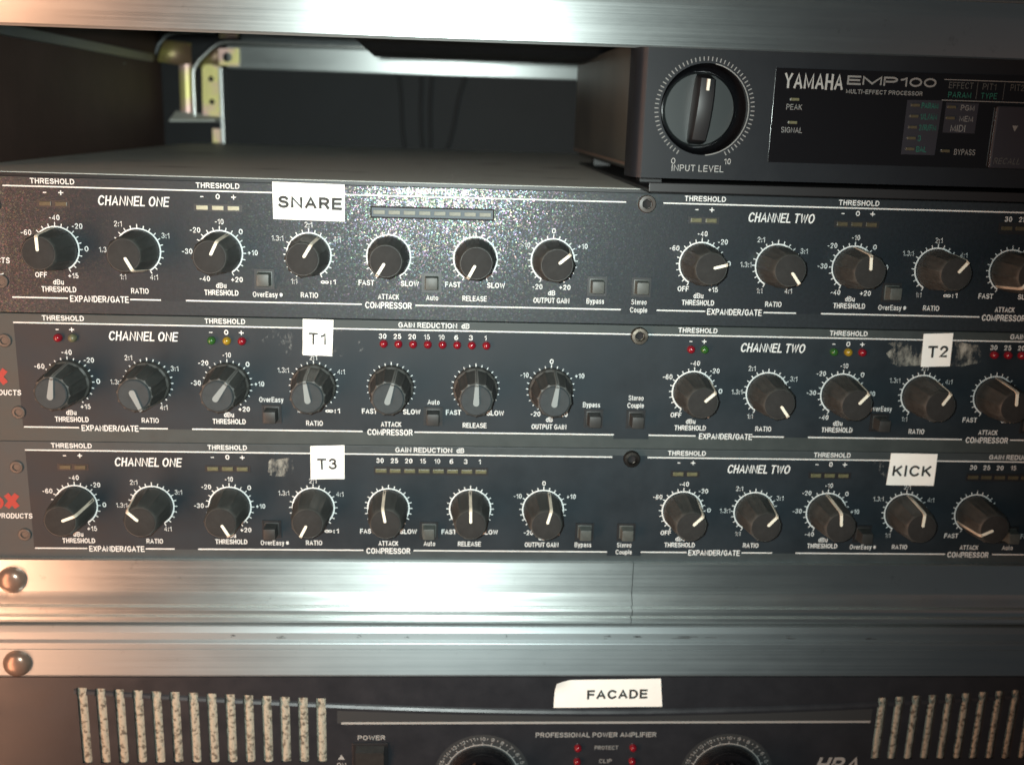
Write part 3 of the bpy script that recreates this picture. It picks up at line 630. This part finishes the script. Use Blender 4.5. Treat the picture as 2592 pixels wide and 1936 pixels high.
        # dials and knobs
        for i in range(7):
            kx = PXC[i] + X + dx*(1 if c == 0 else 0.6); loc = (kx - base[0], 0, L0(-20.0) - base[2])
            link('dial_ring', _mesh['dial'], t, loc); link('dial_lettering', CAPM[i], t, loc)
            a = angles[c*7 + i]; wide = (u == 1 and c == 0); sfx = '2' if wide else ''
            kb = link('knob', _mesh['knob' + sfx], t, loc, a)
            if wide: kb['label'] = 'wide fluted knob with a slate grey cap'
            link('cap', _mesh['cap' + sfx], kb); link('pointer', _mesh['ptr' + sfx], kb); link('side_pointer', _mesh['side' + sfx], kb)
        bl = [(-70.0 if u != 1 else -68.8, 'o'), (-14.6 if u != 1 else -13.6, 'a'), (41.2 if u != 1 else 42.3, 'b')] + ([(56.3 if u != 1 else 57.2, 's')] if c == 0 else [])
        for x, _ in bl:
            zb = L0(-28.3 if u != 1 else -30.2)
            fb = link('push_button', _mesh['frame'], t, (x + X - base[0], 0, zb - base[2]))
            link('button_cap', _mesh['bcap_dark' if u == 1 or (_ == 'o' and u == 2) else 'bcap'], fb)
    hex_screw(t, 56.6, L0(-0.4), 'screw_dark' if u == 0 else 'screw_worn' if u == 1 else 'screw', base)
    for sx_, sz_ in ((-156.0, -6.2), (-153.6 if u == 1 else -155.4, -31.0)):
        so = hex_screw(t, sx_, L0(sz_), 'screw_dark', base, 0.75, False); so.scale[1] = 0.3
    # maker's mark at the left end
    mb = MB(); xr = -156.2
    text(mb, 'db', xr-5.2, L0(-18.6), 6.2, 10.5, align='r', bold=0.3, shear=0.05); text(mb, 'X', xr, L0(-18.6), 5.9, 5.0, align='r', bold=0.34, shear=0.05)
    P_('logo', mb, K['print_red'], t, fix=False)
    mb = MB(); text(mb, 'PROFESSIONAL PRODUCTS', -152.2, L0(-24.1), 1.9, 29.5, align='r', shear=0.1)
    if u == 0: mb.quad([(-158, L0(-29.9)), (-154.6, L0(-28.6)), (-154.4, L0(-28.2)), (-158, L0(-29.3))], -0.12)
    P_('lettering', mb, K['print'], t, fix=False)
    if tilt:
        t.rotation_euler.x = R(-tilt); ch.rotation_euler.x = R(tilt)
    return t
A1 = [-2, 151, 26, 31, -149, -152, 50, 75, 143, -3, 40, -139, -90, 0]
A2 = [8, 157, 35, -8, 16, 1, 8, 47, 143, 41, 32, -4, 0, 0]
A3 = [68, -47, 150, -153, -10, -1, 15, 44, 42, -6, 2, -116, 10, 0]
u1 = compressor(0, 'topmost black compressor with glittering paint and the SNARE sticker, flash glare on its centre', A1, 2.0)
u2 = compressor(1, 'middle compressor with round red, green and yellow lamps and wide grey-capped knobs', A2)
u3 = compressor(2, 'bottom compressor of the three, resting on the aluminium rail, with T3 and KICK stickers', A3)

# dried glue where old stickers were
def blob(x0, x1, z0, z1, seed, n=22):
    rnd = random.Random(seed); cx, cz = (x0+x1)/2, (z0+z1)/2; o = []
    for i in range(n):
        a = 2*math.pi*i/n; q = 1 - 0.22*rnd.random(); e = 0.45
        o.append((cx + (x1-x0)/2*q*math.copysign(abs(math.cos(a))**e, math.cos(a)), cz + (z1-z0)/2*q*math.copysign(abs(math.sin(a))**e, math.sin(a))))
    return o
P_('glue_residue', MB().quad(blob(142.0, 179.5, -54.6, -44.6, 3), -0.2), K['glue'], u2, fix=False)
P_('glue_residue', MB().quad(blob(-72, -36, -54.5, -43.5, 5), -0.2), K['glue_faint'], u2, fix=False)
P_('glue_residue', MB().quad(blob(-71, -61.5, -97.5, -90.5, 8), -0.2), K['glue'], u3, fix=False)
P_('glue_residue', MB().quad(blob(-44.5, -39, -97, -87, 9), -0.2), K['glue_faint'], u3, fix=False)
P_('glue_residue', MB().quad(blob(143, 150, -98.5, -88.5, 12), -0.2), K['glue_faint'], u3, fix=False)

# ------------------------------------------------------------------ paper stickers
def sticker(cor, txt, tx0, tx1, tz, th, label, rot=0, curl=None):
    """cor: corners TL, TR, BR, BL in rack x,z"""
    cx = sum(c[0] for c in cor)/4; cz = min(c[1] for c in cor); yb = -0.30
    t = thing('paper_label', label, 'sticker', (cx, yb, cz), 'white paper labels stuck on the equipment')
    o = [cor[3], cor[2], cor[1], cor[0]]
    mb = MB(); n = 14; vs_ = []; 
    for j in range(7):
        for i in range(n+1):
            a, b = i/n, j/6
            x = (1-b)*((1-a)*cor[3][0]+a*cor[2][0]) + b*((1-a)*cor[0][0]+a*cor[1][0]); z = (1-b)*((1-a)*cor[3][1]+a*cor[2][1]) + b*((1-a)*cor[0][1]+a*cor[1][1])
            y = yb - 0.05*math.sin(a*7+b*3)
            if curl and a < 0.12 and b > 0.6: y -= curl*(0.12-a)/0.12*(b-0.6)/0.4*3; x += (0.12-a)*8*(b-0.6); z -= (0.12-a)*10*(b-0.6)
            vs_.append((x, y, z))
    fs_ = [(j*(n+1)+i, j*(n+1)+i+1, (j+1)*(n+1)+i+1, (j+1)*(n+1)+i) for j in range(6) for i in range(n)]
    nv = len(vs_); back = [(x, y+0.12, z) for x, y, z in vs_]
    ring = [i for i in range(n+1)] + [(j*(n+1)+n) for j in range(1, 7)] + [6*(n+1)+i for i in range(n-1, -1, -1)] + [j*(n+1) for j in range(5, 0, -1)]
    mb.add(vs_ + back, fs_ + [tuple(q+nv for q in reversed(f)) for f in fs_] + [(ring[i], ring[i]+nv, ring[(i+1) % len(ring)]+nv, ring[(i+1) % len(ring)]) for i in range(len(ring))])
    P_('paper', mb, K['paper'], t, smooth=40)
    m2 = MB(); text(m2, txt, (tx0+tx1)/2, tz, th, tx1-tx0, y=yb-0.13, bold=0.23, rot=rot, gap=.36)
    P_('lettering', m2, K['ink'], t, fix=False)
    return t
st = sticker([(-66.8, 3.5), (-43.4, 3.2), (-43.4, -8.8), (-66.7, -8.5)], 'SNARE', -65.0, -44.3, -3.0, 4.0, 'large white sticker reading SNARE on the topmost compressor', -0.8)
st.location.y = (1.13 - 0.32)*S
st.rotation_euler.x = R(-2.0)
sticker([(-57.6, -41.45), (-47.4, -41.6), (-48.0, -54.05), (-57.9, -53.85)], 'T1', -55.8, -49.9, -48.1, 4.0, 'white sticker reading T1 on the middle compressor', -1)
sticker([(156.4, -42.4), (166.9, -41.9), (167.3, -53.8), (156.9, -54.2)], 'T2', 158.6, 165.9, -48.6, 4.2, 'white sticker reading T2 over smeared glue at the right', 2)
sticker([(-55.9, -86.2), (-44.2, -85.7), (-44.3, -98.1), (-56.0, -98.3)], 'T3', -53.7, -46.9, -92.6, 4.1, 'white sticker reading T3 on the bottom compressor', 1.5)
sticker([(150.3, -86.1), (167.4, -86.2), (167.5, -98.3), (149.9, -98.2)], 'KICK', 151.6, 165.9, -92.7, 4.2, 'white sticker reading KICK at the right of the bottom compressor', 0)
sticker([(33.1, -176.8), (72.9, -176.1), (74.2, -187.9), (32.9, -188.3)], 'FACADE', 45.3, 68.2, -182.6, 3.9, 'wide white sticker reading FACADE with a curled corner on the power amplifier', 1.0, curl=0.6)

# ------------------------------------------------------------------ effect processor on its shelf
sh = thing('rack_shelf', 'thin black rack shelf under the effect processor', 'rack shelf', (160, 90, 3.4))
P_('tray', MB().box(57, 296, 2, 200, 3.5, 4.8).box(57, 296, 1.0, 2.0, 3.5, 6.6), K['black'], sh, bevel=0.3)
ep = thing('effect_processor', 'black half-width effect processor with large input level dial at upper right', 'effect processor', (163, 95, 7.6))
outer = [(54.0, 8.2), (272, 8.2), (272, 52), (54.0, 52)]
bz = plate_with_holes(outer, [circ(73.5, 30.5, 14.5, 64)], 0.0, 2.0)
P_('front_bezel', bz, K['bezel'], ep)
P_('bezel_side', MB().box(271.9, 272.6, 0, 14, 8.2, 52), K['bezel'], ep)
P_('bezel_side', MB().add([(54.0, 0, 8.2), (52.6, 0.6, 8.2), (51.6, 2.0, 8.2), (50.8, 6, 8.2), (50.5, 14, 8.2), (54.0, 0, 52), (52.6, 0.6, 52), (51.6, 2.0, 52), (50.8, 6, 52), (50.5, 14, 52)], [(0, 1, 6, 5), (1, 2, 7, 6), (2, 3, 8, 7), (3, 4, 9, 8)]), K['bezel'], ep, smooth=50)
P_('body', MB().box(52.6, 270, 14, 190, 10.4, 53), K['case_grey'], ep, bevel=0.8)
P_('body_seam', MB().box(52.2, 52.55, 18, 188, 11.2, 12.2), K['rivet'], ep)
P_('body_floor', MB().box(58, 268, 2.1, 186, 8.4, 9.8), K['black'], ep)
for fx in (64, 258):
    for fy in (40, 170): P_('foot', MB().lathe([(5, 0), (5, -3.2), (4.4, -3.6)], seg=20).mesh('x', K['black']) and MB().box(fx-4, fx+4, fy-4, fy+4, 4.9, 8.5), K['black'], ep)
# dial well with a grip bar
well = MB(); well.lathe([(14.5, 0.5), (14.2, 3), (14.0, 6), (13.4, 9), (12.2, 10.2)], 73.5, 30.5, 64, close=False)
well.arc(73.5, 30.5, 0.0, 12.3, 0, 360, 10.2, 48)
P_('dial_well', well, K['gloss'], ep, smooth=50, fix=False)
P_('well_rim', MB().arc(73.5, 30.5, 14.35, 14.7, 10, 175, -0.06, 40), K['print_dim'], ep, fix=False)
kb = MB(); kb.lathe([(11.9, 9.8), (11.9, 8.2), (11.5, 7.6)], seg=64)
kk = link('knob', kb.mesh('knob', K['emp_knob'], smooth=40), ep, (73.5-163, -95, 30.5-7.6), 4)
gb = MB(); n = 12; vs_ = []
secs = [(-11.3, 1.7, 2.5, 6.6), (-9.8, 2.2, 2.9, 2.2), (-5, 2.3, 3.0, 0.4), (0, 2.3, 3.0, -0.4), (5, 2.3, 3.0, -0.4), (9.8, 2.2, 2.9, 0.6), (11.4, 1.7, 2.5, 6.6)]
for z, wt, wb, y in secs: vs_ += [(-wb, 7.6, z), (-wb, y+2.2, z), (-wt, y+0.4, z), (0, y, z), (wt, y+0.4, z), (wb, y+2.2, z), (wb, 7.6, z)]
fs_ = [(7*i+q, 7*i+q+1, 7*i+8+q, 7*i+7+q) for i in range(len(secs)-1) for q in range(6)] + [tuple(range(7)), tuple(7*(len(secs)-1)+q for q in range(6, -1, -1))]
gb.add(vs_, fs_); link('grip_bar', gb.mesh('grip_bar', K['black'], smooth=50), kk)
link('grip_mark', MB().prism([(-0.45, 6.0), (0.45, 6.0), (0.45, 9.6), (-0.45, 9.6)], -0.55, 0.9).mesh('grip_mark', K['pointer']), kk)
tk = MB()
for i in range(61): tk.tick(73.5, 30.5, -150 + 5*i, 15.2, 16.5, 0.36, -0.06)
P_('dial_ring', tk, K['print_dim'], ep, fix=False)
for s_, x, z, h, wd in (('0', 64.3, 13.9, 1.9, 1.4), ('10', 82.4, 14.2, 1.9, 2.2), ('INPUT LEVEL', 72.6, 11.7, 2.1, 17.3)): WORD(ep, s_, x, z, h, wd, 'print_mid', y=-0.06, bold=.12)
P_('display_window', MB().box(95.8, 266, -0.35, 0.0, 14.4, 44.3), K['gloss'], ep, bevel=0.04)
yw = -0.42
P_('printed_block', MB().quad([(140.4, 18.2), (151.9, 18.2), (152.3, 35.8), (140.4, 35.6)], yw), K['gloss_grey'], ep, fix=False)
P_('printed_block', MB().quad([(153.6, 25.6), (164.5, 25.6), (164.6, 35.2), (153.6, 35.2)], yw), K['gloss_grey'], ep, fix=False)
WORD(ep, 'YAMAHA', 108.6, 40.4, 5.0, 19.6, 'print_mid', name='logo', y=yw-.06, bold=.25, gap=.34)
WORD(ep, 'EMP100', 134.5, 41.2, 2.9, 29.8, 'print_dim', y=yw-.06, bold=.2, gap=.16); WORD(ep, 'MULTI-EFFECT PROCESSOR', 132.4, 37.7, 1.35, 25.6, 'print_dim', y=yw-.06)
for s_, x, z, h, wd in (('PEAK', 102.9, 32.2, 1.8, 5.2), ('SIGNAL', 102.8, 24.9, 1.8, 7.1), ('PGM', 161.0, 33.7, 1.8, 4.6), ('MEM', 161.0, 30.2, 1.8, 4.6), ('MIDI', 158.6, 27.1, 2.2, 5.0), ('BYPASS', 162.0, 19.5, 1.9, 7.2)): WORD(ep, s_, x, z, h, wd, 'print_dim', y=yw-.08, bold=.12)
for s_, x, z, h, wd in (('EFFECT', 157.8, 40.7, 2.0, 8.2), ('PIT1', 167.4, 40.6, 2.0, 4.6), ('PIT2', 176.8, 40.6, 2.0, 4.6)): WORD(ep, s_, x, z, h, wd, 'print_faint', y=yw-.08, bold=.12)
WORD(ep, 'RECALL', 176.3, 17.0, 2.0, 9.0, 'print_faint', y=yw-1.36, bold=.12, shear=.2)
P_('arrow_mark', MB().quad([(176.3, 28.5), (177.3, 26.6), (178.3, 28.5)], yw-1.36), K['print_dim'], ep, fix=False)
for z in (42.4, 35.9): P_('printed_line', MB().quad([(151.9, z-.13), (240, z-.13), (240, z+.13), (151.9, z+.13)], yw-.06), K['print_dim'], ep, fix=False)
for x in (163.3, 172.4): P_('printed_line', MB().quad([(x-.1, 36.6), (x+.1, 36.6), (x+.1, 41.9), (x-.1, 41.9)], yw-.06), K['print_faint'], ep, fix=False)
for s_, x, z, wd in (('PARAM', 153.8, 37.7, 7.8), ('TYPE', 164.9, 37.7, 5.4), ('PARAM', 145.4, 34.0, 5.6), ('1/L/AM', 145.4, 30.5, 5.6), ('2/R/FM', 145.4, 27.0, 5.8), ('3', 145.4, 23.5, 1.1), ('BAL', 145.4, 20.0, 3.4)): WORD(ep, s_, x, z, 1.85, wd, 'print_teal', y=yw-.1, bold=.13, align='l')
for x, z in [(102.8, 34.6), (102.8, 27.3)] + [(143.2, 34.0-3.5*i) for i in range(5)] + [(155.5, 33.8), (155.5, 30.3), (155.3, 19.7)]:
    link('led', bar_mesh('led_olive_shaded' if x < 110 else 'led_amber_shaded', 2.9, 0.9), ep, (x-163, yw-0.02-95, z-7.6))
P_('recall_button', MB().box(170.5, 186.5, yw-1.3, yw, 14.6, 34.6), K['gloss_grey'], ep, bevel=0.5)

# ------------------------------------------------------------------ device above the gap
dv = thing('rack_unit', 'black steel underside of a unit mounted above the gap, beside the yellow bracket', 'rack unit', (115, 90, 51.6))
prof = [(8, 58), (12, 56), (100, 55.2), (110, 54.2), (116, 52.4), (165, 51.8), (170, 52.6), (172, 55), (172, 88), (8, 88)]
P_('chassis', MB().extrude_x(prof, -46, 290).add([(-46, y, z) for y, z in prof] + [(-50.5, y, z + 4) for y, z in prof[:8]] + [(-50.5, 172, 88), (-50.5, 8, 88)], [(i, (i+1) % 10, (i+1) % 10 + 10, i + 10) for i in range(10)] + [tuple(range(10, 20))]), K['bezel'], dv, smooth=40)

# ------------------------------------------------------------------ cables hanging in the dark
for i, (x0, x1, wob) in enumerate(((-48, -41, 1.0), (-32, -30, 0.6), (-24, -25, 0.6), (1, -14, 1.2))):
    t = MB().tube([(x0 + (x1-x0)*k/8 + wob*math.sin(k*0.7+i), 376.5 + 1.2*math.sin(k*0.5+i*2), 58 - 54*k/8) for k in range(9)], 1.3, 8)
    me = t.mesh('cable', K['cable'], (x1, 376, 4), smooth=60)
    o = link('cable', me, None, (x1, 376, 4)); o['category'] = 'cable'; o['group'] = 'cables hanging behind the gap'
    o['label'] = ('leftmost thin black cable hanging before the rear panel', 'left of the two middle black cables behind the gap', 'right of the two middle black cables behind the gap', 'slanting black cable hanging rightmost behind the gap')[i]

# ------------------------------------------------------------------ power amplifier
am = thing('power_amplifier', 'black power amplifier with foam-backed vent slots and two round dials', 'amplifier', (47, 100, -264.2))
def zc_(x):                                            # the bowed ridge across the front
    return -190.6 + 8.9 * (abs(x - 52) / 195.0) ** 1.75
SL = [-140.4 + 6.654*i for i in range(14)]; SR = [159.6 + 6.53*i for i in range(14)]
slots = [(x, (-179.9 - 4.5*i/13)) for i, x in enumerate(SL)] + [(x, -184.5 + 0.4*i) for i, x in enumerate(SR)]
pn = MB(); Z0, Z1, ZB = -264.0, -175.6, -211.3; xp = -203
def cell(x0, x1, z0, z1): pn.box(x0, x1, 0, 2.5, z0, z1)
for x, zt in slots:
    cell(xp, x-1.8, Z0, Z1); cell(x-1.8, x+1.8, zt, Z1); cell(x-1.8, x+1.8, Z0, ZB); xp = x+1.8
cell(xp, 296.5, Z0, Z1)
P_('front_panel', pn, K['amp'], am)
for fi, (x, zt) in enumerate(slots):                   # coarse foam bulging a little into every slot
    fm_ = MB(); nz = 16; vs_ = []; rr = random.Random(fi)
    for j in range(nz+1):
        zf = ZB - 0.1 + (zt + 0.1 - ZB + 0.1)*j/nz
        for q, yy in ((-1, 1.3), (-.55, .55), (0, .35), (.55, .55), (1, 1.3)): vs_.append((x + 1.79*q, yy + rr.uniform(-.18, .18), zf))
    fm_.add(vs_, [(5*j+q, 5*j+q+1, 5*j+q+6, 5*j+q+5) for j in range(nz) for q in range(4)])
    P_('filter_foam', fm_, K['foam'], am, smooth=60, fix=False)
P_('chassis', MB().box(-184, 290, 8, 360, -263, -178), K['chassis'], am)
rg = MB(); n = 60; vs_ = []; x0, x1 = -143, 240
def slot_at(x): return any(abs(x-sx) < 1.8 for sx, _ in slots)
for side in range(2):
    pass
segs = []; x = x0
edges = sorted([x0, x1] + [sx + d for sx, _ in slots for d in (-1.8, 1.8) if x0 < sx + d < x1])
for a, b in zip(edges, edges[1:]):
    if slot_at((a+b)/2): continue
    k = max(1, int((b-a)/6)); 
    for i in range(k):
        p, q = a + (b-a)*i/k, a + (b-a)*(i+1)/k
        for (y0_, d0), (y1_, d1) in (((-0.05, 1.5), (-0.55, 1.0)), ((-0.55, 1.0), (-1.05, 0.1)), ((-1.05, 0.1), (-1.1, -0.3)), ((-1.1, -0.3), (-0.05, -0.9))):
            rg.add([(p, y0_, zc_(p)+d0), (q, y0_, zc_(q)+d0), (q, y1_, zc_(q)+d1), (p, y1_, zc_(p)+d1)], [(3, 2, 1, 0)])
P_('raised_ridge', rg, K['amp'], am, smooth=50)
bd = MB(); 
for i in range(40):
    p, q = -48 + 204*i/40, -48 + 204*(i+1)/40
    bd.add([(p, -0.05, -194.8), (q, -0.05, -194.8), (q, -0.05, zc_(q)-1.6), (p, -0.05, zc_(p)-1.6)], [(0, 1, 2, 3)])
P_('printed_band', bd, K['amp_grey'], am, fix=False)
P_('printed_line', MB().quad([(-46.5, -195.2), (155.7, -195.2), (155.7, -194.3), (-46.5, -194.3)], -0.12), K['print_mid'], am, fix=False)
for s_, x, z, h, wd, b_ in (('POWER', -35.3, -200.9, 2.0, 10.2, .18), ('PROFESSIONAL POWER AMPLIFIER', 49.7, -200.0, 2.1, 46.2, .18), ('PROTECT', 53.9, -205.6, 1.7, 9.0, .13), ('CLIP', 53.8, -211.4, 1.7, 4.8, .13), ('ON', -46.6, -212.6, 2.2, 3.4, .13)): WORD(am, s_, x, z, h, wd, 'print_mid', bold=b_)
P_('arrow_mark', MB().quad([(-47.9, -210.2), (-45.3, -210.2), (-46.6, -208.1)], -0.12), K['print_mid'], am, fix=False)
WORD(am, 'HPA', 145.3, -213.6, 6.6, 17.2, 'print_mid', name='logo', bold=.3, shear=.3, gap=.35)
sw = P_('power_switch', MB().box(-42.5, -29, -0.6, 0.1, -226, -203.0), K['black'], am, bevel=0.3)
SUB('rocker', MB().add([(-41, -0.6, -204), (-30.5, -0.6, -204), (-30.5, -3.6, -205.2), (-41, -3.6, -205.2), (-41, -1.0, -224), (-30.5, -1.0, -224)], [(0, 1, 2, 3), (3, 2, 5, 4), (0, 3, 4), (1, 5, 2)]), K['button_dark'], am, sw)
for z in (-205.5, -211.35):
    for x in (42.9, 64.1): link('led', dome_mesh('led_red'), am, (x-47, -100, z+264.2))
for kx in (6.5, 101.2):
    cz = -218.2
    dl = P_('dial_plate', MB().arc(kx, cz, 0, 18.4, 0, 360, -0.08, 72), K['amp_grey'], am, fix=False)
    d = MB(); d.arc(kx, cz, 13.9, 14.3, -150, 150, -0.14, 72)
    for i in range(-11, 12):
        d.tick(kx, cz, 13.5*i, 14.3, 15.2, 0.3, -0.14); d.tick(kx, cz, 13.5*i + 6.75, 16.3, 17.0, 0.3, -0.14)
    for i in range(-7, 8):
        s = str(10 - i) if i < 8 else ''
        a = R(13.5*i); text(d, s, kx + 16.6*math.sin(a), cz + 16.6*math.cos(a), 1.5, 1.0*len(s) + 0.2, y=-0.14, bold=0.14, rot=-13.5*i)
    SUB('dial_ring', d, K['print_mid'], am, dl, fix=False)
    kn = MB().lathe([(13.2, -0.3), (13.0, -3), (12.2, -5), (10.2, -5.4), (9.8, -14), (9.2, -15)], seg=96, rib=lambda a, j: (0.3*math.cos(a*24) if j >= 3 else 0))
    ko = link('knob', kn.mesh('knob', K['gloss'], smooth=35), am, (kx-47, -100, cz+264.2))
    link('pointer', MB().prism([(-0.35, 7.2), (0.35, 7.2), (0.0, 8.9)], -15.25, -14.9).mesh('pointer', K['orange']), ko)

for o in list(bpy.data.objects):
    if o.get('_off') is not None: del o['_off']
print('objects', len(bpy.data.objects), 'tris', sum(len(p.vertices)-2 for o in bpy.data.objects if o.type == 'MESH' for p in o.data.polygons))
